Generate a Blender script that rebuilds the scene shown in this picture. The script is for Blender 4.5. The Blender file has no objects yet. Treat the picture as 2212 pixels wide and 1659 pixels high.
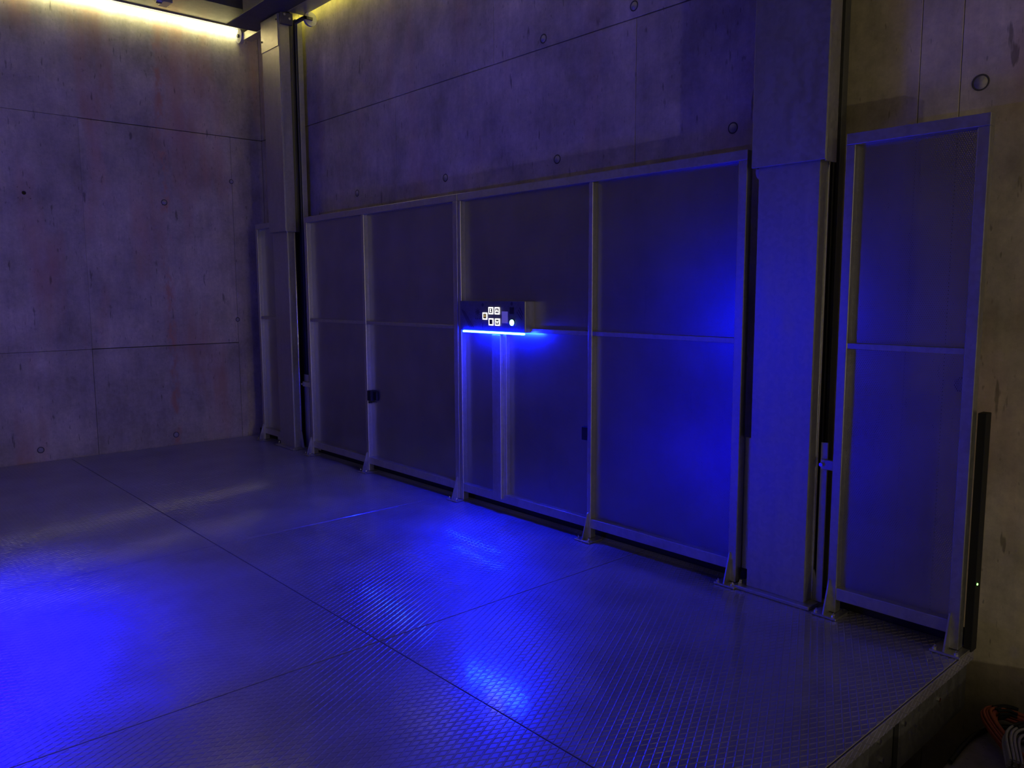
import bpy, bmesh, math, random
from mathutils import Vector, Matrix

random.seed(7)
S = bpy.context.scene
COL = S.collection

# ------------------------------------------------------------------ camera
def set_camera():
    f_px, yaw, pitch, roll = 1719.89, math.radians(-48.178), math.radians(-6.581), math.radians(-0.2443)
    pos = Vector((6.767, -3.515, 1.513))
    fw = Vector((math.cos(pitch) * math.sin(yaw), math.cos(pitch) * math.cos(yaw), math.sin(pitch)))
    r = Vector((math.cos(yaw), -math.sin(yaw), 0))
    u = r.cross(fw)
    c, s = math.cos(roll), math.sin(roll)
    r2, u2 = c * r + s * u, -s * r + c * u
    cam = bpy.data.cameras.new('camera')
    cam.sensor_width = 36.0
    cam.lens = f_px / 2212 * 36.0
    cam.clip_start = 0.05
    o = bpy.data.objects.new('camera', cam)
    COL.objects.link(o)
    o.matrix_world = Matrix(((r2.x, u2.x, -fw.x, pos.x), (r2.y, u2.y, -fw.y, pos.y), (r2.z, u2.z, -fw.z, pos.z), (0, 0, 0, 1)))
    S.camera = o
set_camera()

# ------------------------------------------------------------------ world, exposure, lights
w = bpy.data.worlds.new('world')
S.world = w
w.use_nodes = True
w.node_tree.nodes['Background'].inputs[0].default_value = (1.0, 0.93, 0.55, 1)
w.node_tree.nodes['Background'].inputs[1].default_value = 0.10
S.view_settings.view_transform = 'Standard'
S.view_settings.look = 'None'
S.view_settings.exposure = 0.0
S.view_settings.gamma = 1.0
S.view_settings.use_curve_mapping = False
S.cycles.use_denoising = True
S.cycles.max_bounces = 10
S.cycles.sample_clamp_indirect = 4.0

BLUE = (0.004, 0.0, 1.0)
def area(name, loc, rot, sx, sy, col, power, spread=180):
    l = bpy.data.lights.new(name, 'AREA')
    l.shape = 'RECTANGLE'; l.size = sx; l.size_y = sy
    l.color = col; l.energy = power; l.spread = math.radians(spread)
    o = bpy.data.objects.new(name, l); COL.objects.link(o)
    o.location = loc; o.rotation_euler = rot
    return o
def point(name, loc, col, power, radius):
    l = bpy.data.lights.new(name, 'POINT')
    l.color = col; l.energy = power; l.shadow_soft_size = radius
    o = bpy.data.objects.new(name, l); COL.objects.link(o); o.location = loc
    return o
# pale strips along the underside of the upper platform
area('ceiling_strip_light', (-1.340, -1.75, 4.165), (0, math.radians(58), 0), 0.02, 3.6, (1.0, 0.98, 0.58), 13.0, 124)
area('ceiling_strip_light_back', (2.2, 0.19, 4.13), (math.radians(40), 0, 0), 6.6, 0.02, (1.0, 0.9, 0.15), 6.2)
# the downward throw of the blue bar under the operating panel across the platform
area('blue_bar_light_across', (2.70, -3.405, 1.2365), (0, 0, 0), 0.62, 0.02, BLUE, 112.0, 108)
# small pale lamp standing low at the entrance, to the right of the platform
point('entrance_lamp', (9.6, -2.4, 0.55), (1.0, 0.86, 0.66), 52.0, 0.03)
# the dim garage lighting that comes in through the open entrance behind the viewer
area('garage_light', (14.0, -2.4, 2.4), (0, math.radians(82), 0), 2.0, 3.0, (1.0, 0.80, 0.50), 56.0)

# ------------------------------------------------------------------ materials
def mat(name):
    m = bpy.data.materials.new(name); m.use_nodes = True
    nt = m.node_tree
    return m, nt, nt.nodes['Principled BSDF']
def N(nt, t, **kw):
    n = nt.nodes.new(t)
    for k, v in kw.items():
        if k.startswith('i_'):
            n.inputs[k[2:].replace('_', ' ')].default_value = v
        else:
            setattr(n, k, v)
    return n
def L(nt, a, b): nt.links.new(a, b)
def ramp(nt, src, p0, c0, p1, c1):
    r = N(nt, 'ShaderNodeValToRGB')
    e = r.color_ramp.elements
    e[0].position, e[0].color = p0, c0
    e[1].position, e[1].color = p1, c1
    L(nt, src, r.inputs[0])
    return r
def g(v, a=1): return (v, v, v, a)

def plain(name, col, rough=0.5, metal=0.0, noise=0.0):
    m, nt, p = mat(name)
    p.inputs['Base Color'].default_value = (*col, 1)
    p.inputs['Roughness'].default_value = rough
    p.inputs['Metallic'].default_value = metal
    tc = N(nt, 'ShaderNodeTexCoord')
    n = N(nt, 'ShaderNodeTexNoise', i_Scale=60.0, i_Detail=4.0)
    L(nt, tc.outputs['Object'], n.inputs['Vector'])
    r = ramp(nt, n.outputs[0], 0.3, (*[c * (0.85 - noise) for c in col], 1), 0.7, (*[min(1, c * (1.1 + noise)) for c in col], 1))
    L(nt, r.outputs[0], p.inputs['Base Color'])
    return m

def galvanized(name, base=0.5, rough=0.36, metal=0.9, tint=(1.0, 1.0, 0.97)):
    m, nt, p = mat(name)
    tc = N(nt, 'ShaderNodeTexCoord')
    v = N(nt, 'ShaderNodeTexVoronoi', i_Scale=55.0)
    L(nt, tc.outputs['Object'], v.inputs['Vector'])
    mp = N(nt, 'ShaderNodeMapping'); mp.inputs['Scale'].default_value = (9, 9, 1.2)
    L(nt, tc.outputs['Object'], mp.inputs['Vector'])
    n = N(nt, 'ShaderNodeTexNoise', i_Scale=2.0, i_Detail=6.0)
    L(nt, mp.outputs[0], n.inputs['Vector'])
    bw = N(nt, 'ShaderNodeSeparateColor'); L(nt, v.outputs['Color'], bw.inputs[0])
    mx = N(nt, 'ShaderNodeMath', operation='MULTIPLY_ADD'); mx.inputs[1].default_value = 0.35
    L(nt, bw.outputs[0], mx.inputs[0]); L(nt, n.outputs[0], mx.inputs[2])
    r = ramp(nt, mx.outputs[0], 0.3, (*[base * 0.86 * t for t in tint], 1), 1.0, (*[base * 1.12 * t for t in tint], 1))
    L(nt, r.outputs[0], p.inputs['Base Color'])
    rr = ramp(nt, mx.outputs[0], 0.3, g(rough * 0.85), 1.0, g(rough * 1.25))
    L(nt, rr.outputs[0], p.inputs['Roughness'])
    p.inputs['Metallic'].default_value = metal
    b = N(nt, 'ShaderNodeBump', i_Strength=0.04, i_Distance=0.01)
    L(nt, n.outputs[0], b.inputs['Height']); L(nt, b.outputs[0], p.inputs['Normal'])
    return m

def perforated(name):
    m, nt, p = mat(name)
    tc = N(nt, 'ShaderNodeTexCoord')
    sep = N(nt, 'ShaderNodeSeparateXYZ'); L(nt, tc.outputs['Object'], sep.inputs[0])
    pitch = 0.009
    def dist(off):
        out = []
        for ax, k in ((0, 1.0), (2, 1.7320508)):
            a = N(nt, 'ShaderNodeMath', operation='MULTIPLY_ADD')
            a.inputs[1].default_value = 1 / (pitch * k); a.inputs[2].default_value = off
            L(nt, sep.outputs[ax], a.inputs[0])
            f = N(nt, 'ShaderNodeMath', operation='FRACT'); L(nt, a.outputs[0], f.inputs[0])
            s = N(nt, 'ShaderNodeMath', operation='SUBTRACT'); s.inputs[1].default_value = 0.5; L(nt, f.outputs[0], s.inputs[0])
            q = N(nt, 'ShaderNodeMath', operation='MULTIPLY'); q.inputs[1].default_value = k; L(nt, s.outputs[0], q.inputs[0])
            sq = N(nt, 'ShaderNodeMath', operation='POWER'); sq.inputs[1].default_value = 2; 
            ab = N(nt, 'ShaderNodeMath', operation='ABSOLUTE'); L(nt, q.outputs[0], ab.inputs[0]); L(nt, ab.outputs[0], sq.inputs[0])
            out.append(sq)
        t = N(nt, 'ShaderNodeMath', operation='ADD'); L(nt, out[0].outputs[0], t.inputs[0]); L(nt, out[1].outputs[0], t.inputs[1])
        return t
    d = N(nt, 'ShaderNodeMath', operation='MINIMUM')
    L(nt, dist(0.0).outputs[0], d.inputs[0]); L(nt, dist(0.5).outputs[0], d.inputs[1])
    hole = N(nt, 'ShaderNodeMath', operation='LESS_THAN'); hole.inputs[1].default_value = 0.24 ** 2
    L(nt, d.outputs[0], hole.inputs[0])
    n = N(nt, 'ShaderNodeTexNoise', i_Scale=3.0, i_Detail=4.0)
    L(nt, tc.outputs['Object'], n.inputs['Vector'])
    r = ramp(nt, n.outputs[0], 0.3, (0.38, 0.38, 0.47, 1), 0.7, (0.48, 0.48, 0.58, 1))
    L(nt, r.outputs[0], p.inputs['Base Color'])
    p.inputs['Metallic'].default_value = 0.97
    p.inputs['Roughness'].default_value = 0.29
    tr = N(nt, 'ShaderNodeBsdfTransparent')
    mix = N(nt, 'ShaderNodeMixShader')
    L(nt, hole.outputs[0], mix.inputs[0]); L(nt, p.outputs[0], mix.inputs[1]); L(nt, tr.outputs[0], mix.inputs[2])
    L(nt, mix.outputs[0], nt.nodes['Material Output'].inputs[0])
    return m

def concrete(name, base=(0.61, 0.54, 0.375), rust=0.5, run=None):
    m, nt, p = mat(name)
    tc = N(nt, 'ShaderNodeTexCoord'); geo = N(nt, 'ShaderNodeNewGeometry')
    pos = geo.outputs['Position']
    oi = N(nt, 'ShaderNodeObjectInfo')
    def noise(scale, mapping, detail=6.0, rough=0.55):
        mp = N(nt, 'ShaderNodeMapping'); mp.inputs['Scale'].default_value = mapping
        L(nt, pos, mp.inputs['Vector'])
        n = N(nt, 'ShaderNodeTexNoise', i_Scale=scale, i_Detail=detail, i_Roughness=rough)
        L(nt, mp.outputs[0], n.inputs['Vector'])
        return n.outputs[0]
    big = noise(1.6, (1, 1, 1))
    streak = noise(1.0, (22, 22, 1.6), 6.0, 0.65)
    fine = noise(28.0, (1, 1, 1), 8.0, 0.7)
    mid = noise(5.0, (1, 1, 0.7), 5.0, 0.6)
    dark = tuple(c * 0.62 for c in base); light = tuple(min(1, c * 1.25) for c in base)
    r1 = ramp(nt, big, 0.28, (*dark, 1), 0.72, (*light, 1))
    r2 = ramp(nt, streak, 0.32, g(0.88), 0.66, g(1.03))
    mul = N(nt, 'ShaderNodeMix', data_type='RGBA', blend_type='MULTIPLY'); mul.inputs[0].default_value = 0.8
    L(nt, r1.outputs[0], mul.inputs[6]); L(nt, r2.outputs[0], mul.inputs[7])
    r3 = ramp(nt, fine, 0.25, g(0.75), 0.75, g(1.15))
    mul2 = N(nt, 'ShaderNodeMix', data_type='RGBA', blend_type='MULTIPLY'); mul2.inputs[0].default_value = 0.8
    L(nt, mul.outputs[2], mul2.inputs[6]); L(nt, r3.outputs[0], mul2.inputs[7])
    r4 = ramp(nt, mid, 0.33, g(0.80), 0.66, g(1.12))
    mulm = N(nt, 'ShaderNodeMix', data_type='RGBA', blend_type='MULTIPLY'); mulm.inputs[0].default_value = 0.9
    L(nt, mul2.outputs[2], mulm.inputs[6]); L(nt, r4.outputs[0], mulm.inputs[7])
    mul2 = mulm
    # rusty runs
    rn = noise(1.0, (3.2, 3.2, 0.7), 4.0, 0.5)
    rm = ramp(nt, rn, 0.53, g(0), 0.74, g(rust))
    if run is not None:
        # a rusty run below a tie plug: a narrow patchy column at y = run
        sp = N(nt, 'ShaderNodeSeparateXYZ'); L(nt, pos, sp.inputs[0])
        dy = N(nt, 'ShaderNodeMath', operation='SUBTRACT'); dy.inputs[1].default_value = run; L(nt, sp.outputs[1], dy.inputs[0])
        ab = N(nt, 'ShaderNodeMath', operation='ABSOLUTE'); L(nt, dy.outputs[0], ab.inputs[0])
        col = ramp(nt, ab.outputs[0], 0.015, g(1), 0.07, g(0))
        pn = ramp(nt, noise(1.0, (9, 9, 5), 4.0, 0.6), 0.48, g(0), 0.62, g(0.9))
        m1 = N(nt, 'ShaderNodeMath', operation='MULTIPLY'); L(nt, col.outputs[0], m1.inputs[0]); L(nt, pn.outputs[0], m1.inputs[1])
        mxm = N(nt, 'ShaderNodeMath', operation='MAXIMUM'); L(nt, m1.outputs[0], mxm.inputs[0]); L(nt, rm.outputs[0], mxm.inputs[1])
        rm = mxm
    mxr = N(nt, 'ShaderNodeMix', data_type='RGBA', blend_type='MIX')
    mxr.inputs[7].default_value = (base[0] * 0.92, base[1] * 0.58, base[2] * 0.46, 1)
    L(nt, rm.outputs[0], mxr.inputs[0]); L(nt, mul2.outputs[2], mxr.inputs[6])
    # short dark scratches and blow holes
    sc = noise(1.0, (60, 60, 16), 2.0, 0.4)
    sm = ramp(nt, sc, 0.25, g(0.45), 0.31, g(1))
    mul3 = N(nt, 'ShaderNodeMix', data_type='RGBA', blend_type='MULTIPLY'); mul3.inputs[0].default_value = 0.7
    L(nt, mxr.outputs[2], mul3.inputs[6]); L(nt, sm.outputs[0], mul3.inputs[7])
    # longer gouges where the formwork was struck
    go = noise(1.0, (21, 21, 4.2), 3.0, 0.55)
    gm = ramp(nt, go, 0.27, g(0.35), 0.32, g(1))
    mulg = N(nt, 'ShaderNodeMix', data_type='RGBA', blend_type='MULTIPLY'); mulg.inputs[0].default_value = 0.75
    L(nt, mul3.outputs[2], mulg.inputs[6]); L(nt, gm.outputs[0], mulg.inputs[7])
    mul3 = mulg
    # each cast panel a little different
    tr = ramp(nt, oi.outputs['Random'], 0.0, g(0.88), 1.0, g(1.08))
    mul4 = N(nt, 'ShaderNodeMix', data_type='RGBA', blend_type='MULTIPLY'); mul4.inputs[0].default_value = 1.0
    L(nt, mul3.outputs[2], mul4.inputs[6]); L(nt, tr.outputs[0], mul4.inputs[7])
    L(nt, mul4.outputs[2], p.inputs['Base Color'])
    p.inputs['Roughness'].default_value = 0.75
    p.inputs['Specular IOR Level'].default_value = 0.3
    b = N(nt, 'ShaderNodeBump', i_Strength=0.25, i_Distance=0.004)
    L(nt, fine, b.inputs['Height']); L(nt, b.outputs[0], p.inputs['Normal'])
    return m

def deck_metal(name):
    m, nt, p = mat(name)
    tc = N(nt, 'ShaderNodeTexCoord')
    n = N(nt, 'ShaderNodeTexNoise', i_Scale=2.2, i_Detail=6.0, i_Roughness=0.6)
    L(nt, tc.outputs['Object'], n.inputs['Vector'])
    n2 = N(nt, 'ShaderNodeTexNoise', i_Scale=30.0, i_Detail=1.0)
    L(nt, tc.outputs['Object'], n2.inputs['Vector'])
    r = ramp(nt, n.outputs[0], 0.3, (0.37, 0.36, 0.45, 1), 0.7, (0.51, 0.50, 0.61, 1))
    L(nt, r.outputs[0], p.inputs['Base Color'])
    rr = ramp(nt, n.outputs[0], 0.3, g(0.36), 0.7, g(0.5))
    L(nt, rr.outputs[0], p.inputs['Roughness'])
    p.inputs['Metallic'].default_value = 0.7
    b = N(nt, 'ShaderNodeBump', i_Strength=0.05, i_Distance=0.004)
    L(nt, n2.outputs[0], b.inputs['Height']); L(nt, b.outputs[0], p.inputs['Normal'])
    b2 = N(nt, 'ShaderNodeBump', i_Strength=0.09, i_Distance=0.004)
    L(nt, n2.outputs[0], b2.inputs['Height']); 
    # the smooth worn flats between the ribs: a sharper share of the reflection
    gl = N(nt, 'ShaderNodeBsdfGlossy'); gl.inputs['Color'].default_value = (0.72, 0.72, 0.78, 1); gl.inputs['Roughness'].default_value = 0.12
    L(nt, b2.outputs[0], gl.inputs['Normal'])
    mx = N(nt, 'ShaderNodeMixShader'); mx.inputs[0].default_value = 0.25
    L(nt, p.outputs[0], mx.inputs[1]); L(nt, gl.outputs[0], mx.inputs[2])
    L(nt, mx.outputs[0], nt.nodes['Material Output'].inputs[0])
    return m

def emission(name, col, strength):
    m, nt, p = mat(name)
    p.inputs['Base Color'].default_value = (0.02, 0.02, 0.02, 1)
    p.inputs['Emission Color'].default_value = (*col, 1)
    p.inputs['Emission Strength'].default_value = strength
    return m

M = dict(
    frame=galvanized('galvanized_frame', 0.5, 0.36),
    column=galvanized('galvanized_column', 0.47, 0.40, 0.85),
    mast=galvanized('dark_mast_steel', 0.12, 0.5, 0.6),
    perf=perforated('perforated_sheet'),
    deck=deck_metal('tread_steel'),
    concrete=concrete('wall_concrete', rust=0.4),
    concrete_end=concrete('end_wall_concrete', rust=0.75, run=-0.75),
    pitfloor=concrete('floor_concrete', (0.30, 0.28, 0.25), 0.2),
    joint=plain('dark_joint', (0.075, 0.07, 0.06), 0.9),
    plug=plain('plug_mortar', (0.40, 0.37, 0.34), 0.85),
    black=plain('black_plastic', (0.006, 0.006, 0.008), 0.55),
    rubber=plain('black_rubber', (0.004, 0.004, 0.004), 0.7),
    white=plain('white_nylon', (0.55, 0.54, 0.52), 0.5),
    face=plain('panel_face', (0.16, 0.16, 0.18), 0.45, 0.6),
    print=plain('panel_print', (0.03, 0.03, 0.05), 0.5),
    lcd=emission('display_glow', (0.10, 0.08, 0.55), 0.7),
    keylit=emission('key_glow', (1.0, 0.95, 0.9), 2.2),
    keydark=plain('key_face', (0.03, 0.028, 0.03), 0.5),
    amber=emission('amber_glow', (0.55, 0.38, 0.12), 0.8),
    green=emission('green_lamp', (0.35, 1.0, 0.6), 4.0),
    greendot=emission('green_dot', (0.25, 1.0, 0.15), 5.0),
    led=emission('blue_led_bar', (0.0014, 0.0082, 1.0), 750.0),
    led2=emission('blue_led_bar_across', (0.0012, 0.006, 1.0), 390.0),
    strip=emission('pale_led_strip', (1.0, 0.90, 0.48), 2.6),
    orange=plain('orange_cable', (0.42, 0.10, 0.04), 0.6),
    grey=plain('grey_cable', (0.30, 0.29, 0.28), 0.6),
    lip=galvanized('polished_lip', 0.85, 0.16, 1.0),
    bolt=galvanized('bolt_steel', 0.75, 0.2, 1.0),
)

# ------------------------------------------------------------------ helpers
def linked(name, bm, material, parent=None, smooth=False):
    me = bpy.data.meshes.new(name)
    bm.to_mesh(me); bm.free()
    for mm in (material if isinstance(material, (list, tuple)) else [material]):
        me.materials.append(mm)
    if smooth:
        for p in me.polygons: p.use_smooth = True
    o = bpy.data.objects.new(name, me); COL.objects.link(o)
    if parent is not None:
        o.parent = parent
        o.location = (0, 0, 0)
        root = parent
        off = Vector((0, 0, 0))
        while root is not None:
            off += root.location
            root = root.parent
        me.transform(Matrix.Translation(-off))       # meshes are drawn in world metres
    return o
def tag(o, label=None, category=None, group=None, kind=None):
    if label: o['label'] = label
    if category: o['category'] = category
    if group: o['group'] = group
    if kind: o['kind'] = kind
    return o
def empty(name, loc, label=None, category=None, group=None, kind=None):
    o = bpy.data.objects.new(name, None); COL.objects.link(o)
    o.location = loc; o.empty_display_size = 0.1
    return tag(o, label, category, group, kind)
def add_box(bm, x0, x1, y0, y1, z0, z1, bev=0.0, seg=2, mi=0):
    t = bmesh.new()
    vs = [t.verts.new((x, y, z)) for x in (x0, x1) for y in (y0, y1) for z in (z0, z1)]
    for f in ((0, 1, 3, 2), (4, 6, 7, 5), (0, 4, 5, 1), (2, 3, 7, 6), (0, 2, 6, 4), (1, 5, 7, 3)):
        t.faces.new([vs[i] for i in f])
    bmesh.ops.recalc_face_normals(t, faces=t.faces)
    if bev > 0:
        bmesh.ops.bevel(t, geom=list(t.edges), offset=bev, segments=seg, affect='EDGES', profile=0.5)
    merge(bm, t, mi)
def merge(bm, t, mi=0):
    vm = {v: bm.verts.new(v.co) for v in t.verts}
    for f in t.faces:
        try:
            nf = bm.faces.new([vm[v] for v in f.verts]); nf.material_index = mi
        except ValueError:
            pass
    t.free()
def add_cyl(bm, c, axis, r, h, seg=16, r2=None, mi=0):
    t = bmesh.new()
    bmesh.ops.create_cone(t, cap_ends=True, segments=seg, radius1=r, radius2=r if r2 is None else r2, depth=h)
    q = Vector((0, 0, 1)).rotation_difference(Vector(axis).normalized())
    bmesh.ops.transform(t, matrix=Matrix.Translation(Vector(c)) @ q.to_matrix().to_4x4(), verts=t.verts)
    merge(bm, t, mi)
def add_prism(bm, pts, d, mi=0):
    """polygon (3-D points) extruded by vector d"""
    d = Vector(d)
    t = bmesh.new()
    a = [t.verts.new(p) for p in pts]; b = [t.verts.new(Vector(p) + d) for p in pts]
    n = len(pts)
    t.faces.new(a); t.faces.new(list(reversed(b)))
    for i in range(n):
        t.faces.new([a[i], b[i], b[(i + 1) % n], a[(i + 1) % n]])
    bmesh.ops.recalc_face_normals(t, faces=t.faces)
    merge(bm, t, mi)
def add_torus(bm, c, axis, R, r, seg=24, ring=6, mi=0):
    t = bmesh.new()
    vs = []
    for i in range(seg):
        a = 2 * math.pi * i / seg
        vs.append([t.verts.new(((R + r * math.cos(2 * math.pi * j / ring)) * math.cos(a), (R + r * math.cos(2 * math.pi * j / ring)) * math.sin(a), r * math.sin(2 * math.pi * j / ring))) for j in range(ring)])
    for i in range(seg):
        for j in range(ring):
            t.faces.new([vs[i][j], vs[(i + 1) % seg][j], vs[(i + 1) % seg][(j + 1) % ring], vs[i][(j + 1) % ring]])
    q = Vector((0, 0, 1)).rotation_difference(Vector(axis).normalized())
    bmesh.ops.transform(t, matrix=Matrix.Translation(Vector(c)) @ q.to_matrix().to_4x4(), verts=t.verts)
    merge(bm, t, mi)
def add_tube(bm, pts, r, seg=8, mi=0):
    pts = [Vector(p) for p in pts]
    rings = []
    for i, p in enumerate(pts):
        tan = (pts[min(i + 1, len(pts) - 1)] - pts[max(i - 1, 0)]).normalized()
        ref = Vector((0, 0, 1)) if abs(tan.z) < 0.9 else Vector((1, 0, 0))
        u = tan.cross(ref).normalized(); v = tan.cross(u)
        rings.append([bm.verts.new(p + r * (math.cos(2 * math.pi * k / seg) * u + math.sin(2 * math.pi * k / seg) * v)) for k in range(seg)])
    for a, b in zip(rings, rings[1:]):
        for k in range(seg):
            f = bm.faces.new([a[k], a[(k + 1) % seg], b[(k + 1) % seg], b[k]]); f.material_index = mi
    for rr in (rings[0], list(reversed(rings[-1]))):
        f = bm.faces.new(rr); f.material_index = mi
def part_box(name, parent, m, x0, x1, y0, y1, z0, z1, bev=0.003):
    bm = bmesh.new(); add_box(bm, x0, x1, y0, y1, z0, z1, bev)
    return linked(name, bm, m, parent)

# ------------------------------------------------------------------ setting
YB = 0.27            # face of the concrete wall behind the fence
XL = -1.395          # face of the concrete wall at the far end
def panel_box(parent, m, ax, face, u0, u1, z0, z1, proud):
    """one cast concrete field; ax 'y' -> wall_back, 'x' -> wall_left"""
    proud *= 0.15
    gp, gu = 0.0032, 0.0014
    bm = bmesh.new()
    if ax == 'y':
        add_box(bm, u0 + gu, u1 - gu, face - proud, face + 0.05, z0 + gp, z1 - gp, 0.0015, 1)
    else:
        add_box(bm, face - 0.05, face + proud, u0 + gu, u1 - gu, z0 + gp, z1 - gp, 0.0015, 1)
    return linked('concrete_panel', bm, m, parent)
def tie_plug(parent, ax, face, u, z, r=0.027):
    bm = bmesh.new()
    if ax == 'y':
        add_torus(bm, (u, face + 0.002, z), (0, 1, 0), r, 0.0042, 24, 6, 1)
        add_cyl(bm, (u, face + 0.0072, z), (0, 1, 0), r * 0.88, 0.016, 24)
    else:
        add_torus(bm, (face - 0.002, u, z), (1, 0, 0), r, 0.0042, 24, 6, 1)
        add_cyl(bm, (face - 0.0072, u, z), (1, 0, 0), r * 0.88, 0.016, 24)
    return linked('tie_plug', bm, [M['plug'], M['joint']], parent, True)

wall_back = part_box('wall_back', None, M['joint'], XL - 0.3, 9.6, YB + 0.045, YB + 0.3, -0.9, 5.6, 0)
tag(wall_back, 'cast concrete wall behind the metal fence panels', None, None, 'structure')
for u0, u1, z0, z1, pr in ((XL, 1.12, -0.9, 3.10, .001), (1.12, 3.64, -0.9, 3.10, .003), (3.64, 5.25, -0.9, 3.10, .000), (5.25, 5.42, -0.9, 3.10, .002), (5.42, 7.2, -0.9, 3.10, .0035), (7.2, 9.6, -0.9, 3.10, .001),
                           (XL, 2.36, 3.10, 5.6, .002), (2.36, 4.88, 3.10, 5.6, .003), (4.88, 7.4, 3.10, 5.6, .000), (7.4, 9.6, 3.10, 5.6, .003)):
    panel_box(wall_back, M['concrete'], 'y', YB, u0, u1, z0, z1, pr)
for u, z in ((0.492, 2.39), (1.783, 2.385), (2.99, 2.375), (4.306, 2.375), (5.50, 2.38), (3.62, 3.17), (2.86, 3.16), (6.7, 2.38), (5.50, 1.1)):
    tie_plug(wall_back, 'y', YB - 0.0012, u, z, 0.027 if u < 5.4 else 0.031)

wall_left = part_box('wall_left', None, M['joint'], XL - 0.3, XL - 0.045, -9.2, YB + 0.3, -0.9, 5.6, 0)
tag(wall_left, 'cast concrete end wall stained with rust under the light strip', None, None, 'structure')
hy, hz, hr, hs = -1.945, 2.397, 0.017, 0.05
for u0, u1, z0, z1, pr in ((-0.07, YB, -0.9, 3.10, .000), (-1.48, -0.07, 1.0, 3.10, .003), (-1.48, -0.07, -0.9, 1.0, .001), (-9.2, -1.48, -0.9, 1.0, .002),
                           (-9.2, YB, 3.10, 5.6, .003)):
    panel_box(wall_left, M['concrete_end'], 'x', XL, u0, u1, z0, z1, pr)
# the cast field with the open tie hole: four slabs round a square, a plate with a round hole, a dark cup behind
bm = bmesh.new()
fx = XL + 0.0003
for a0, a1, b0, b1 in ((-9.2, hy - hs, 1.0, 3.10), (hy + hs, -1.48, 1.0, 3.10), (hy - hs, hy + hs, 1.0, hz - hs), (hy - hs, hy + hs, hz + hs, 3.10)):
    add_box(bm, XL - 0.05, fx, a0, a1, b0, b1)
seg = 32
outer, inner, deep = [], [], []
for i in range(seg):
    a = 2 * math.pi * (i + 0.5) / seg
    cx, cz = math.cos(a), math.sin(a)
    k = hs / max(abs(cx), abs(cz))
    outer.append(bm.verts.new((fx, hy + cx * k, hz + cz * k)))
    inner.append(bm.verts.new((fx, hy + cx * hr, hz + cz * hr)))
    deep.append(bm.verts.new((fx - 0.047, hy + cx * hr, hz + cz * hr)))
for i in range(seg):
    j = (i + 1) % seg
    bm.faces.new([outer[i], outer[j], inner[j], inner[i]])
    bm.faces.new([inner[i], inner[j], deep[j], deep[i]])
bmesh.ops.recalc_face_normals(bm, faces=bm.faces)
linked('concrete_panel', bm, M['concrete_end'], wall_left)
for u, z in ((-0.755, 2.397), (-0.075, 2.655), (-0.07, 1.24), (-0.759, 0.099), (-1.96, 0.106)):
    tie_plug(wall_left, 'x', XL + 0.0012, u, z, 0.026 if u < -0.1 else 0.02)

wall_front = part_box('wall_front', None, M['concrete'], XL - 0.3, 14.5, -9.3, -9.0, -0.9, 5.6, 0)
tag(wall_front, 'concrete wall far across the neighbouring lift bay', None, None, 'structure')
ceiling = part_box('ceiling', None, M['pitfloor'], XL - 0.3, 10.5, -9.3, YB + 0.3, 5.6, 5.8, 0)
tag(ceiling, 'concrete slab over the lift pit', None, None, 'structure')
floor = part_box('floor', None, M['pitfloor'], 5.73, 6.35, -9.3, YB + 0.1, -1.0, -0.30, 0.01)
floor_entrance = part_box('floor_entrance', None, M['pitfloor'], 6.35, 14.5, -9.3, YB + 0.1, -1.0, 0.0, 0.01)
tag(floor_entrance, 'concrete entrance floor the viewer stands on', None, None, 'structure')
tag(floor, 'dusty concrete floor beside the platform edge', None, None, 'structure')
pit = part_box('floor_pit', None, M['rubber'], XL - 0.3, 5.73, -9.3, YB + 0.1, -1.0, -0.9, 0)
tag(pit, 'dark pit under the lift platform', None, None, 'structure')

# ------------------------------------------------------------------ lift platform with tread plates
PX0, PX1, PY0, PY1 = -1.375, 5.655, -3.62, 0.115
XS = (PX0, 0.272, 2.083, 3.893, PX1)
YS = (PY0, -1.727, PY1)
plat = empty('lift_platform', (PX1, PY0, 0), 'wide steel lift platform of rhombus tread plates, lit blue', 'platform')
A = 0.0314; B = 0.0610                  # rhombus diagonals along x and y
def clip(p, d, x0, x1, y0, y1):
    t0, t1 = -1e9, 1e9
    for a, b, lo, hi in ((p[0], d[0], x0, x1), (p[1], d[1], y0, y1)):
        ta, tb = (lo - a) / b, (hi - a) / b
        if ta > tb: ta, tb = tb, ta
        t0, t1 = max(t0, ta), min(t1, tb)
    return (t0, t1) if t1 - t0 > 0.004 else None
def ribs(bm, x0, x1, y0, y1, put, h=0.0013, wb=0.0046, wt=0.0008):
    """raised ribs crossing to rhombi over the rectangle; put(u, v, height) -> 3-D point"""
    for sgn in (1, -1):
        d = Vector((A / 2, sgn * B / 2)).normalized()
        n = Vector((-d.y, d.x))
        step = A * abs(d.y)
        vals = [n.x * x + n.y * y for x in (x0, x1) for y in (y0, y1)]
        # ribs run midway between the rhombus centres
        ph = n.x * 4.4027 + n.y * -1.5177 + step / 2
        k0 = math.ceil((min(vals) - ph) / step); k1 = math.floor((max(vals) - ph) / step)
        for k in range(k0, k1 + 1):
            p = n * (ph + k * step)
            c = clip(p, d, x0, x1, y0, y1)
            if not c: continue
            a, b = p + d * c[0], p + d * c[1]
            r = []
            for e in (a, b):
                r.append([bm.verts.new(put(*(e + n * o), hh)) for o, hh in ((-wb, 0), (-wb * 0.5, h * 0.62), (-wt, h), (wt, h), (wb * 0.5, h * 0.62), (wb, 0))])
            for j in range(5):
                bm.faces.new([r[0][j], r[0][j + 1], r[1][j + 1], r[1][j]])
            bm.faces.new(r[0]); bm.faces.new(list(reversed(r[1])))
T = 0.0017
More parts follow.
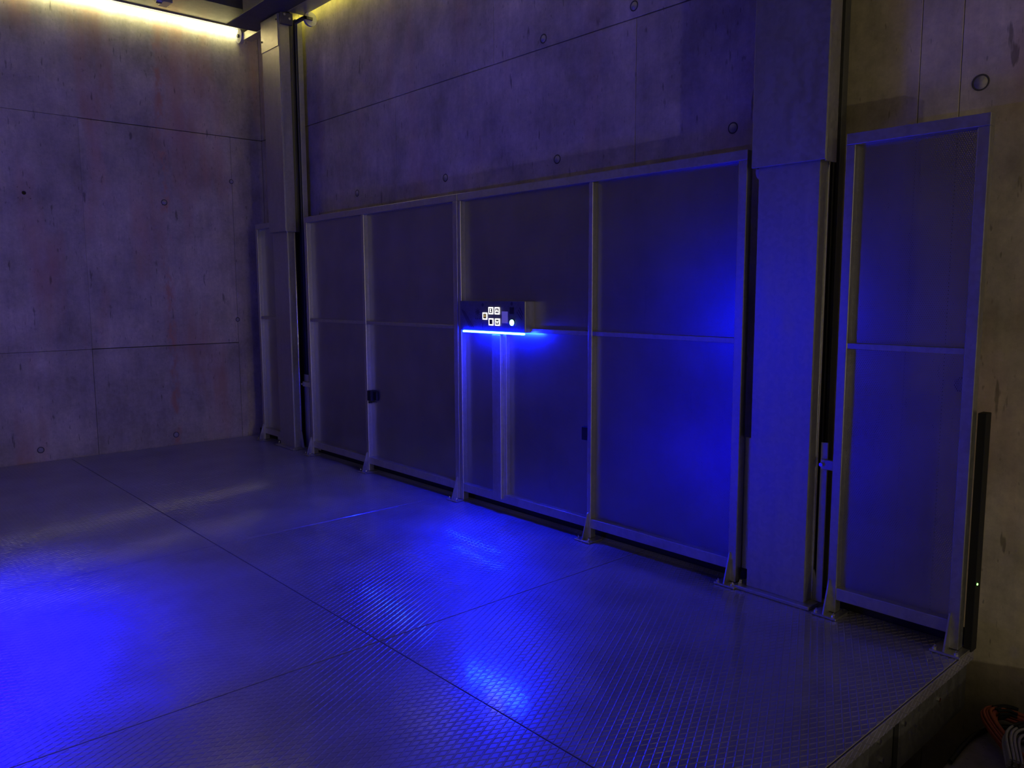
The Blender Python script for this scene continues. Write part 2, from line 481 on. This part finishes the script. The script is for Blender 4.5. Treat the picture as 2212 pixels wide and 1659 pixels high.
for i in range(4):
    for j in range(2):
        x0, x1, y0, y1 = XS[i] + .0025, XS[i + 1] - .0025, YS[j] + .0025, YS[j + 1] - .0025
        lift = random.uniform(-0.0008, 0.0)
        bm = bmesh.new(); add_box(bm, x0, x1, y0, y1, -0.008 - T, -T + lift, 0.0015, 1)
        pl = linked('tread_plate', bm, M['deck'], plat)
        bm = bmesh.new()
        ribs(bm, x0 + .003, x1 - .003, y0 + .003, y1 - .003, lambda u, v, hh: (u, v, -T + lift + hh - 0.0002 * (hh == 0)))
        bmesh.ops.recalc_face_normals(bm, faces=bm.faces)
        tag(linked('tread_ribs', bm, M['deck'], pl), kind='stuff')
# folded-down edge towards the entrance, with the same ribs
bm = bmesh.new(); add_box(bm, PX1, PX1 + 0.006, PY0, PY1, -0.052, -0.0045, 0.0015, 1)
sk = linked('edge_skirt', bm, M['deck'], plat)
bm = bmesh.new()
ribs(bm, 0.003, 0.047, PY0 + .003, PY1 - .003, lambda u, v, hh: (PX1 + 0.006 + hh - 0.0002, v, -0.004 - u))
bmesh.ops.recalc_face_normals(bm, faces=bm.faces)
tag(linked('tread_ribs', bm, M['deck'], sk), kind='stuff')
bm = bmesh.new(); add_box(bm, PX1 - 0.10, PX1 - 0.02, PY0, PY1, -0.24, -0.02, 0.002, 1)
linked('edge_beam', bm, M['mast'], plat)
part_box('gap_shade_strip', plat, M['rubber'], PX0, PX1 - 0.02, PY1 + 0.002, PY1 + 0.010, -0.06, 0.072, 0.001)  # added black strip standing in for shade in the gap under the fence
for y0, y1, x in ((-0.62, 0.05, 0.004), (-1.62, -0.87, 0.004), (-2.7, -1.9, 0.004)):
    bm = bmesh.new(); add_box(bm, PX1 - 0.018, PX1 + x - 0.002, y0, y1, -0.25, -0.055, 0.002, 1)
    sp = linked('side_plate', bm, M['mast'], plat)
    for yy, zz in ((y0 + 0.03, -0.075), (y0 + 0.36, -0.10)):
        bm = bmesh.new(); add_cyl(bm, (PX1 + x + 0.002, yy, zz), (1, 0, 0), 0.010, 0.010, 6)
        linked('bolt', bm, M['bolt'], sp)
for yy, zz in ((-0.72, -0.175), (-0.865, -0.115), (-0.75, -0.09)):
    bm = bmesh.new(); add_cyl(bm, (PX1 - 0.016, yy, zz), (1, 0, 0), 0.011, 0.012, 6)
    linked('bolt', bm, M['bolt'], plat)
for xx in (-1.2, 1.0, 3.2, 5.3):
    part_box('under_beam', plat, M['column'], xx, xx + 0.08, PY0 + .05, PY1 - .05, -0.2, -0.02, 0.002)

# ------------------------------------------------------------------ fence modules
ZT = 2.20
def foot(parent, x, side=-1, gus=True):
    """floor plate, gusset and two bolts under a post that starts at x"""
    bm = bmesh.new(); add_box(bm, x - 0.045, x + 0.075, -0.065, 0.055, 0.0, 0.010, 0.002, 1)
    fp = linked('foot_plate', bm, M['frame'], parent)
    if gus:
        gx = x + (0.004 if side < 0 else 0.03)
        bm = bmesh.new()
        add_prism(bm, [(gx, 0.0, 0.010), (gx, -0.055, 0.010), (gx, -0.008, 0.165), (gx, 0.0, 0.170)], (0.007, 0, 0))
        linked('gusset', bm, M['frame'], fp)
    for bx, by in ((x - 0.03, -0.045), (x + 0.055, -0.045)):
        bm = bmesh.new(); add_cyl(bm, (bx, by, 0.014), (0, 0, 1), 0.009, 0.010, 6); add_cyl(bm, (bx, by, 0.022), (0, 0, 1), 0.004, 0.012, 8)
        linked('anchor_bolt', bm, M['bolt'], fp)
def fence(label, x0, x1, sw0, sw1, mids, label_extra=None, zb=0.075, feet=(), skip=()):
    """welded square-tube frame with recessed perforated infill sheets"""
    root = empty('fence_panel', (x0, 0, 0), label, 'fence', 'mesh fence panels along the platform')
    D = 0.05
    part_box('post', root, M['frame'], x0, x0 + sw0, 0, D, 0.012, ZT - 0.05)
    part_box('post', root, M['frame'], x1 - sw1, x1, 0, D, 0.012, ZT - 0.05)
    for m0, m1 in mids:
        part_box('mid_post', root, M['frame'], m0, m1, 0.001, D - 0.002, 0.012, ZT - 0.05)
    part_box('top_rail', root, M['frame'], x0, x1, 0, D, ZT - 0.05, ZT)
    edges = [x0 + sw0] + [e for m in mids for e in m] + [x1 - sw1]
    for a, b in zip(edges[::2], edges[1::2]):
        part_box('bottom_rail', root, M['frame'], a, b, 0.001, D - 0.002, zb, zb + 0.058)
        part_box('mid_rail', root, M['frame'], a, b, 0.004, D - 0.006, 1.252, 1.279, 0.002)
        for z0, z1 in ((zb + 0.050, 1.256), (1.275, ZT - 0.045)):
            part_box('infill_sheet', root, M['perf'], a - 0.004, b + 0.004, 0.041, 0.0425, z0, z1, 0)
    for fx_ in feet: foot(root, fx_)
    return root
F1 = fence('galvanized fence with two mesh bays, left of the lit control panel', 0.0, 2.262, 0.045, 0.050, [(0.98, 1.018)], feet=(0.0, 0.985, 2.225))
F2 = fence('galvanized fence with two mesh bays carrying the lit control panel', 2.268, 4.568, 0.034, 0.048, [(3.521, 3.551)], feet=(3.525, 4.525))
F0 = fence('narrow mesh fence in the far corner, left of the far lift column', -1.04, -0.60, 0.045, 0.045, [], feet=(-1.03,))
F3 = fence('narrow mesh fence at the platform corner, right of the near lift column', 5.060, 5.635, 0.042, 0.046, [], feet=(5.062, 5.590))
# black lock on the first fence's middle post, and its strike pad on the second fence
bm = bmesh.new()
add_box(bm, 1.020, 1.075, -0.004, 0.040, 0.613, 0.700, 0.004)
add_box(bm, 1.030, 1.125, 0.020, 0.040, 0.620, 0.693, 0.003)
lk = linked('lock_box', bm, M['black'], F1); lk['label'] = 'black lock box'
bm = bmesh.new(); add_box(bm, 1.024, 1.05, 0.004, 0.03, 0.592, 0.606, 0.003)
linked('lock_catch', bm, M['black'], lk)
bm = bmesh.new(); add_box(bm, 3.462, 3.519, 0.012, 0.041, 0.612, 0.694, 0.003)
lk = linked('lock_box', bm, M['black'], F2); lk['label'] = 'flat black lock pad'
# vertical cable cover under the control panel
bm = bmesh.new(); add_box(bm, 2.655, 2.742, -0.018, 0.041, 0.10, 1.23, 0.003)
ca = linked('cable_cover', bm, M['frame'], F2)
bm = bmesh.new(); add_box(bm, 2.742, 2.775, 0.005, 0.041, 0.10, 1.23, 0.002)
linked('cover_flange', bm, M['frame'], ca)

# ------------------------------------------------------------------ control panel with the blue bar
CX0, CX1, CY, CZ0, CZ1 = 2.352, 3.018, -0.050, 1.252, 1.454
cp = empty('control_panel', (CX0, 0, CZ0), 'operating panel with lit square keys and a blue light bar under it', 'control panel')
part_box('housing', cp, M['frame'], CX0, CX1, CY + 0.004, 0.041, CZ0, CZ1, 0.003)
part_box('faceplate', cp, M['face'], CX0, CX1, CY, CY + 0.004, CZ0, CZ1, 0.001)
def fp(u): return CX0 + u * (CX1 - CX0)
def fz(v): return CZ0 + v * (CZ1 - CZ0)
yf = CY - 0.0005
# face coordinates u (0..1 across), v (0..1 upwards)
def key(u, v, glyph):
    w_, h_ = 0.036, 0.038
    x, z = fp(u), fz(v)
    bm = bmesh.new()
    t = 0.0075
    add_box(bm, x - w_ / 2, x + w_ / 2, yf - 0.004, yf, z - h_ / 2, z + h_ / 2, 0.003, 2)
    k = linked('key', bm, M['keydark'], cp)
    bm = bmesh.new()
    o_, i_ = 0.0232, 0.0165
    oz, iz = 0.0235, 0.0160
    for a0, a1, b0, b1 in ((-o_, -i_, -oz, oz), (i_, o_, -oz, oz), (-i_, i_, iz, oz), (-i_, i_, -oz, -iz)):
        add_box(bm, x + a0, x + a1, yf - 0.005, yf - 0.0005, z + b0, z + b1, 0.001, 1)
    linked('key_ring', bm, M['keylit'], k)
    bm = bmesh.new()
    y1 = yf - 0.0052
    def bar(p0, p1, wd):
        p0, p1 = Vector(p0), Vector(p1); d = (p1 - p0).normalized(); n = Vector((-d.y, d.x)) * wd / 2
        add_prism(bm, [(x + q.x, y1, z + q.y) for q in (p0 - n, p1 - n, p1 + n, p0 + n)], (0, 0.0012, 0))
    mk = M['keylit']
    if glyph == 'up':
        bar((-0.009, -0.008), (0, 0.009), .005); bar((0.009, -0.008), (0, 0.009), .005)
    elif glyph == 'down':
        bar((-0.009, 0.008), (0, -0.009), .005); bar((0.009, 0.008), (0, -0.009), .005)
    elif glyph == 'handset':
        bar((-0.002, 0.012), (-0.002, -0.009), .006); bar((-0.002, 0.010), (0.005, 0.010), .004); bar((-0.002, -0.007), (0.006, -0.007), .005)
    elif glyph == 'lock':
        mk = M['amber']
        bar((-0.006, 0.011), (-0.006, -0.004), .004); bar((0.007, 0.011), (0.007, -0.004), .004); bar((-0.008, -0.005), (0.009, -0.005), .005)
        bar((0.0005, 0.010), (0.0005, 0.001), .004)
    else:
        bm.free(); return
    linked('key_symbol', bm, mk, k)
key(0.412, 0.502, 'lock')
key(0.505, 0.685, 'handset')
key(0.602, 0.685, 'up')
key(0.508, 0.315, 'blank')
key(0.605, 0.315, 'down')
part_box('display', cp, M['lcd'], fp(0.672), fp(0.758), yf - 0.003, yf, fz(0.29), fz(0.67), 0.001)
part_box('card_reader', cp, M['black'], fp(0.788), fp(0.850), yf - 0.003, yf, fz(0.59), fz(0.81), 0.001)
bm = bmesh.new(); add_cyl(bm, (fp(0.825), yf - 0.004, fz(0.315)), (0, 1, 0), 0.0195, 0.008, 24)
linked('status_lamp', bm, M['green'], cp, False)
bm = bmesh.new(); add_torus(bm, (fp(0.825), yf - 0.001, fz(0.315)), (0, 1, 0), 0.022, 0.003, 24, 6)
linked('lamp_bezel', bm, M['print'], cp, True)
# printed marks: speaker holes in a star, dots, slanted stripes, small symbols
def flat_disc(bm, u, v, r): add_cyl(bm, (fp(u), yf - 0.0002, fz(v)), (0, 1, 0), r, 0.001, 10)
bm = bmesh.new()
for k in range(8):
    a = k * math.pi / 4
    for rr, sz in ((0.011, 0.0032), (0.021, 0.003)):
        add_cyl(bm, (fp(0.292) + rr * math.cos(a), yf - 0.0002, fz(0.63) + rr * math.sin(a)), (0, 1, 0), sz, 0.001, 8)
flat_disc(bm, 0.292, 0.63, 0.004)
linked('speaker_holes', bm, M['rubber'], cp)
for u, v, r_ in ((0.262, 0.405, .0045), (0.293, 0.405, .0045), (0.326, 0.405, .0045), (0.375, 0.875, .012), (0.815, 0.92, .012)):
    bm = bmesh.new(); flat_disc(bm, u, v, r_); linked('printed_dot', bm, M['print'], cp)
def stripe(u0, v0, u1, v1, wd):
    bm = bmesh.new()
    add_prism(bm, [(fp(u0), yf - 0.0006, fz(v0)), (fp(u0) + wd, yf - 0.0006, fz(v0)), (fp(u1) + wd, yf - 0.0006, fz(v1)), (fp(u1), yf - 0.0006, fz(v1))], (0, 0.001, 0))
    linked('printed_stripe', bm, M['print'], cp)
for k in range(3): stripe(0.02 + 0.022 * k, 0.72 - 0.03 * k, 0.16 + 0.03 * k, 0.10, 0.006)
for k in range(3): stripe(0.885 + 0.02 * k, 0.66 + 0.07 * k, 0.955 + 0.008 * k, 0.40 + 0.09 * k, 0.007)
stripe(0.37, 0.27, 0.37, 0.05, 0.004)
part_box('light_bar', cp, M['led'], 2.385, 3.010, -0.056, -0.036, 1.238, 1.251, 0.004)

# the same panel on the opposite side of the platform, just left of the view, with its own blue bar
cp2 = empty('control_panel', (2.70, -3.45, CZ0), 'facing operating panel across the platform, seen only as blue glow', 'control panel')
part_box('housing', cp2, M['frame'], 2.37, 3.03, -3.493, -3.41, CZ0, CZ1, 0.003)
part_box('light_bar', cp2, M['led2'], 2.385, 3.010, -3.418, -3.398, 1.238, 1.251, 0.004)

# the facing fence bays that panel hangs on
F4 = empty('fence_panel', (0.83, -3.454, 0), 'galvanized fence with two mesh bays on the opposite platform side', 'fence', 'mesh fence panels along the platform')
for a0, a1 in ((0.83, 0.878), (1.849, 1.879), (3.098, 3.132)):
    part_box('post', F4, M['frame'], a0, a1, -3.504, -3.454, 0.002, ZT - 0.05)
part_box('top_rail', F4, M['frame'], 0.83, 3.132, -3.504, -3.454, ZT - 0.05, ZT)
for a0, a1 in ((0.878, 1.849), (1.879, 3.098)):
    part_box('bottom_rail', F4, M['frame'], a0, a1, -3.502, -3.456, 0.075, 0.133)
    part_box('mid_rail', F4, M['frame'], a0, a1, -3.498, -3.458, 1.252, 1.279, 0.002)
    for z0, z1 in ((0.125, 1.256), (1.275, ZT - 0.045)):
        part_box('infill_sheet', F4, M['perf'], a0 - 0.004, a1 + 0.004, -3.4965, -3.495, z0, z1, 0)

# ------------------------------------------------------------------ lift columns
def column(label, x0, x1, zs, ztop, rear):
    """cover plate and lips below, wider sleeve above, mast with a dark cylinder inside"""
    root = empty('lift_column', ((x0 + x1) / 2, 0.05, 0), label, 'column', 'lift columns beside the fence')
    part_box('base_plate', root, M['column'], x0 - 0.055, x1 + 0.045, -0.045, 0.165, 0.0, 0.018, 0.003)
    bm = bmesh.new()
    add_box(bm, x0, x1, -0.008, 0.0, 0.018, zs + 0.02, 0.002)
    add_box(bm, x1 - 0.006, x1, 0.0, 0.060, 0.018, zs + 0.02, 0.002)
    add_box(bm, x0, x0 + 0.006, 0.0, 0.060, 0.018, zs + 0.02, 0.002)
    linked('cover', bm, M['column'], root)
    bm = bmesh.new()
    add_box(bm, x1 - 0.020, x1 + 0.008, 0.060, 0.074, 0.018, zs + 0.04, 0.006, 4)
    linked('edge_lip', bm, M['lip'], root, True)
    bm = bmesh.new()
    add_box(bm, x0 + 0.02, x1 - 0.14, 0.03, 0.20, 0.018, ztop, 0.002)
    add_box(bm, x0 + 0.02, x1 - 0.02, 0.155, 0.20, 0.018, ztop, 0.002)
    linked('mast', bm, M['mast'], root)
    part_box('rear_flange', root, rear, x1 - 0.012, x1 + 0.004, 0.165, 0.215, 0.018, ztop - 0.005, 0.002)
    bm = bmesh.new(); add_cyl(bm, (x1 - 0.05, 0.115, (zs + ztop - 0.3) / 2 + 0.4), (0, 0, 1), 0.034, ztop - 0.3 - zs + 0.8, 20)
    linked('cylinder', bm, M['mast'], root, False)
    bm = bmesh.new()
    add_box(bm, x0 - 0.022, x1 + 0.038, -0.040, -0.030, zs, ztop, 0.002)
    add_box(bm, x1 + 0.030, x1 + 0.038, -0.030, 0.066, zs - 0.005, ztop, 0.002)
    add_box(bm, x0 - 0.022, x0 - 0.014, -0.030, 0.066, zs, ztop, 0.002)
    sl = linked('sleeve', bm, M['column'], root)
    bm = bmesh.new()
    add_prism(bm, [(x1 + 0.004, 0.062, 0.018), (x1 + 0.055, 0.062, 0.018), (x1 + 0.012, 0.062, 0.17), (x1 + 0.004, 0.062, 0.17)], (0, 0.007, 0))
    linked('gusset', bm, M['column'], root)
    bm = bmesh.new()
    add_cyl(bm, (x0 - 0.03, -0.015, 0.024), (0, 0, 1), 0.011, 0.012, 6); add_cyl(bm, (x0 - 0.03, -0.015, 0.036), (0, 0, 1), 0.006, 0.016, 8)
    linked('anchor_bolt', bm, M['bolt'], root)
    return root, sl
CA, SA = column('far galvanized lift column in the left corner with a joint plate near its top', -0.615, -0.325, 2.092, 4.045, M['column'])
CB, SB = column('near galvanized lift column between the wide fence and the corner fence', 4.638, 4.948, 2.098, 4.045, M['mast'])
# screwed plate at the head of the far column
bm = bmesh.new(); add_box(bm, -0.64, -0.292, -0.046, -0.0405, 3.76, 4.04, 0.0015, 1)
hp = linked('joint_plate', bm, M['frame'], CA)
for xx, zz in ((-0.62, 3.86), (-0.31, 3.99)):
    bm = bmesh.new(); add_cyl(bm, (xx, -0.049, zz), (0, 1, 0), 0.009, 0.006, 8)
    linked('screw', bm, M['black'], hp)
# nylon guide rollers beside the columns
def roller(parent, c, axis, r, wd):
    bm = bmesh.new(); add_cyl(bm, c, axis, r, wd, 28)
    ro = linked('guide_roller', bm, M['white'], parent, False)
    bm = bmesh.new(); add_cyl(bm, Vector(c) - Vector(axis) * (wd / 2 + 0.004), axis, r * 0.28, 0.012, 8)
    linked('axle', bm, M['mast'], ro)
    return ro
roller(CB, (4.655, 0.02, 2.085), (0, 1, 0), 0.045, 0.022)
roller(CA, (-0.035, 0.085, 2.10), (0, 1, 0), 0.06, 0.03)
# lower tie strips between columns and fences, with a small bolt each
def tie(label, xa0, xa1, xb0, xb1, y0, z1, zb):
    root = empty('tie_bracket', ((xa0 + xb1) / 2, y0, 0.0), label, 'bracket')
    part_box('strip', root, M['column'], xa0, xa1, y0, y0 + 0.006, 0.02, z1 + 0.012, 0.003)
    part_box('strip', root, M['column'], xb0, xb1, y0, y0 + 0.006, 0.02, z1 - 0.01, 0.003)
    bm = bmesh.new(); add_box(bm, xa0 + 0.01, xb1 - 0.005, y0 - 0.020, y0 - 0.002, zb - 0.024, zb + 0.024, 0.003)
    c = linked('connector', bm, M['frame'], root)
    bm = bmesh.new(); add_cyl(bm, (xa0 + 0.018, y0 - 0.026, zb), (0, 1, 0), 0.010, 0.014, 6)
    linked('bolt', bm, M['bolt'], c)
tie('pair of slim tie strips with a bolt between near column and corner fence', 4.975, 5.010, 5.035, 5.060, 0.052, 0.79, 0.70)
tie('pair of slim tie strips with a bolt between far column and fence', -0.30, -0.20, -0.09, -0.01, 0.10, 0.72, 0.64)
part_box('side_strip', F2, M['column'], 4.570, 4.632, 0.052, 0.058, 0.08, 0.772, 0.002)

# vertical conduit behind the far fence
bm = bmesh.new(); add_box(bm, -0.835, -0.735, 0.06, 0.085, 0.02, 4.02, 0.004)
tag(linked('cable_conduit', bm, M['frame']), 'pale vertical conduit behind the narrow far corner fence', 'conduit')

# black light curtain bar at the platform corner
lc = empty('light_curtain', (5.66, 0.09, 0), 'black sensor bar with a tiny green light at the corner fence edge', 'sensor')
part_box('bar', lc, M['rubber'], 5.6385, 5.672, 0.048, 0.105, 0.0, 1.015, 0.003)
bm = bmesh.new(); add_cyl(bm, (5.673, 0.062, 0.295), (1, 0, 0), 0.0045, 0.004, 10)
linked('indicator', bm, M['greendot'], lc)

# ------------------------------------------------------------------ upper platform
up = empty('upper_platform', (2.2, -1.7, 4.2), 'underside of the raised upper lift platform with steel edge beams', 'platform')
bm = bmesh.new(); add_box(bm, -0.22, 5.65, 0.02, 0.18, 4.05, 4.062, 0.002); add_box(bm, -0.22, 5.65, 0.02, 0.032, 4.062, 4.26, 0.002)
linked('edge_beam', bm, M['column'], up)
bm = bmesh.new(); add_box(bm, -1.345, -1.335, -3.6, 0.12, 4.175, 4.40, 0.001); add_box(bm, -1.375, -1.345, -3.6, 0.12, 4.195, 4.203, 0.001)
linked('edge_trim', bm, M['frame'], up)
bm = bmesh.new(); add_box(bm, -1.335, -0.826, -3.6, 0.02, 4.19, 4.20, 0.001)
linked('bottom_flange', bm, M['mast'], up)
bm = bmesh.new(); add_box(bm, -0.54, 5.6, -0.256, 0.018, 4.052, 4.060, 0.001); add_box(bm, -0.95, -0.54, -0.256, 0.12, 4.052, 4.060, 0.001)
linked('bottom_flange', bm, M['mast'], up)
bm = bmesh.new(); add_box(bm, -0.834, -0.826, -3.6, -0.12, 4.20, 4.34, 0.001); add_box(bm, -0.54, 5.6, -0.256, -0.248, 4.06, 4.34, 0.001)
linked('inner_web', bm, M['mast'], up)
for k in range(9):
    y0 = -0.12 - 0.4 * k
    part_box('deck_sheet', up, M['column'], -1.33, 5.6, y0 - 0.392, y0 - 0.004, 4.35, 4.36, 0.001)
for k in range(5):
    x0 = -0.2 + 1.3 * k
    part_box('cross_beam', up, M['column'], x0, x0 + 0.1, -3.5, -0.26, 4.22, 4.35, 0.002)
part_box('led_strip', up, M['strip'], -1.372, -1.352, -3.55, 0.05, 4.180, 4.190, 0.002)['label'] = 'glowing pale yellow strip'
# guide roller on a bracket at the end wall, and one at the back wall
bm = bmesh.new()
add_box(bm, -1.255, -0.66, 0.055, 0.062, 4.045, 4.115, 0.001); add_box(bm, -1.255, -0.66, 0.062, 0.145, 4.045, 4.052, 0.001); 
br = linked('roller_bracket', bm, M['frame'], up)
bm = bmesh.new(); add_cyl(bm, (-1.322, 0.055, 4.095), (0, 1, 0), 0.068, 0.035, 28)
linked('guide_roller', bm, M['white'], br)
bm = bmesh.new(); add_cyl(bm, (-1.322, 0.032, 4.095), (0, 1, 0), 0.018, 0.02, 10)
linked('axle', bm, M['mast'], br)
bm = bmesh.new(); add_box(bm, -0.30, -0.10, 0.12, 0.15, 3.985, 4.01, 0.002); add_box(bm, -0.12, -0.10, 0.12, 0.21, 3.985, 4.01, 0.002)
br = linked('roller_bracket', bm, M['mast'], up)
bm = bmesh.new(); add_cyl(bm, (-0.135, 0.200, 4.00), (1, 0, 0), 0.062, 0.03, 28)
linked('guide_roller', bm, M['white'], br)
# bracket with a clamp hanging under the left edge beam
bm = bmesh.new()
add_box(bm, -0.99, -0.83, -0.86, -0.78, 4.10, 4.19, 0.003)
add_prism(bm, [(-0.83, -0.82, 4.19), (-0.62, -0.82, 4.24), (-0.62, -0.82, 4.30), (-0.83, -0.82, 4.26)], (0, 0.05, 0))
add_cyl(bm, (-0.90, -0.88, 4.12), (0, 1, 0), 0.028, 0.05, 14)
linked('hanging_bracket', bm, M['frame'], up)
part_box('corner_block', up, M['mast'], -0.285, -0.25, -0.03, 0.085, 3.95, 4.05, 0.004)
for yy, zz in ((0.0, 4.03), (0.05, 4.00), (0.06, 4.06)):
    bm = bmesh.new(); add_cyl(bm, (-0.245, yy, zz), (1, 0, 0), 0.012, 0.014, 6); linked('bolt', bm, M['bolt'], up)

# ------------------------------------------------------------------ coiled cables on the floor
def spline(pts, n=10):
    P = [Vector(p) for p in pts]; P = [P[0] * 2 - P[1]] + P + [P[-1] * 2 - P[-2]]
    out = []
    for i in range(1, len(P) - 2):
        for k in range(n):
            t = k / n
            a, b, c, d = P[i - 1], P[i], P[i + 1], P[i + 2]
            out.append(0.5 * ((2 * b) + (-a + c) * t + (2 * a - 5 * b + 4 * c - d) * t * t + (-a + 3 * b - 3 * c + d) * t ** 3))
    out.append(P[-2]); return out
def bundle(bm, pts, R, r, n, seed):
    rnd = random.Random(seed)
    base = spline(pts, 10)
    offs = [(0.0, 0.0)] + [(R * math.sqrt(rnd.uniform(0.2, 1)) * math.cos(a), R * math.sqrt(rnd.uniform(0.2, 1)) * math.sin(a)) for a in (2 * math.pi * k / (n - 1) for k in range(n - 1))]
    for ox, oz in offs:
        tw = rnd.uniform(-0.6, 0.6); pth = []
        for i, p in enumerate(base):
            tan = (base[min(i + 1, len(base) - 1)] - base[max(i - 1, 0)]).normalized()
            s = tan.cross(Vector((0, 0, 1))).normalized()
            a = tw * i / len(base)
            x_, z_ = ox * math.cos(a) - oz * math.sin(a), ox * math.sin(a) + oz * math.cos(a)
            pth.append(p + s * x_ + Vector((0, 0, z_ * 0.8)))
        add_tube(bm, pth, r, 6)
zf = -0.30
bm = bmesh.new()
bundle(bm, [(6.02, -0.28, zf + .045), (5.90, -0.16, zf + .05), (5.80, -0.04, zf + .055), (5.755, 0.04, zf + .06), (5.77, 0.09, zf + .06), (5.83, 0.11, zf + .055), (5.98, 0.10, zf + .05), (6.2, 0.08, zf + .045)], 0.030, 0.0055, 15, 3)
oc = linked('cable_coil', bm, M['orange'], None, True)
tag(oc, 'orange cable bundle bent in a loop on the dark floor beside the platform', 'cable')
bm = bmesh.new(); bundle(bm, [(5.765, 0.07, zf + .06), (5.80, 0.115, zf + .062), (5.835, 0.125, zf + .06)], 0.036, 0.006, 14, 5)
linked('black_wrap', bm, M['rubber'], oc, True)
bm = bmesh.new()
bundle(bm, [(5.87, 0.015, zf + .02), (5.95, 0.02, zf + .025), (6.05, 0.0, zf + .025), (6.3, -0.06, zf + .02)], 0.022, 0.005, 10, 8)
tag(linked('cable_bundle', bm, M['grey'], None, True), 'grey cable strands running right from the orange loop', 'cable')
bm = bmesh.new()
bundle(bm, [(5.96, -0.36, zf + .10), (5.905, -0.21, zf + .125), (5.935, -0.11, zf + .125), (6.03, -0.07, zf + .11), (6.2, -0.07, zf + .08)], 0.03, 0.0055, 13, 11)
gc = tag(linked('cable_coil', bm, M['grey'], None, True), 'pale grey cable coil with a black band at the bottom right corner', 'cable')
bm = bmesh.new(); bundle(bm, [(5.909, -0.16, zf + .125), (5.925, -0.115, zf + .127), (5.965, -0.09, zf + .122)], 0.037, 0.006, 14, 12)
linked('black_wrap', bm, M['rubber'], gc, True)
bm = bmesh.new()
add_tube(bm, spline([(5.745, -0.35, zf + .012), (5.738, -0.2, zf + .012), (5.745, -0.06, zf + .012), (5.79, 0.06, zf + .014), (5.9, 0.16, zf + .012)], 10), 0.010, 8)
tag(linked('hose', bm, M['black'], None, True), 'thin dark hose along the edge of the floor', 'hose')
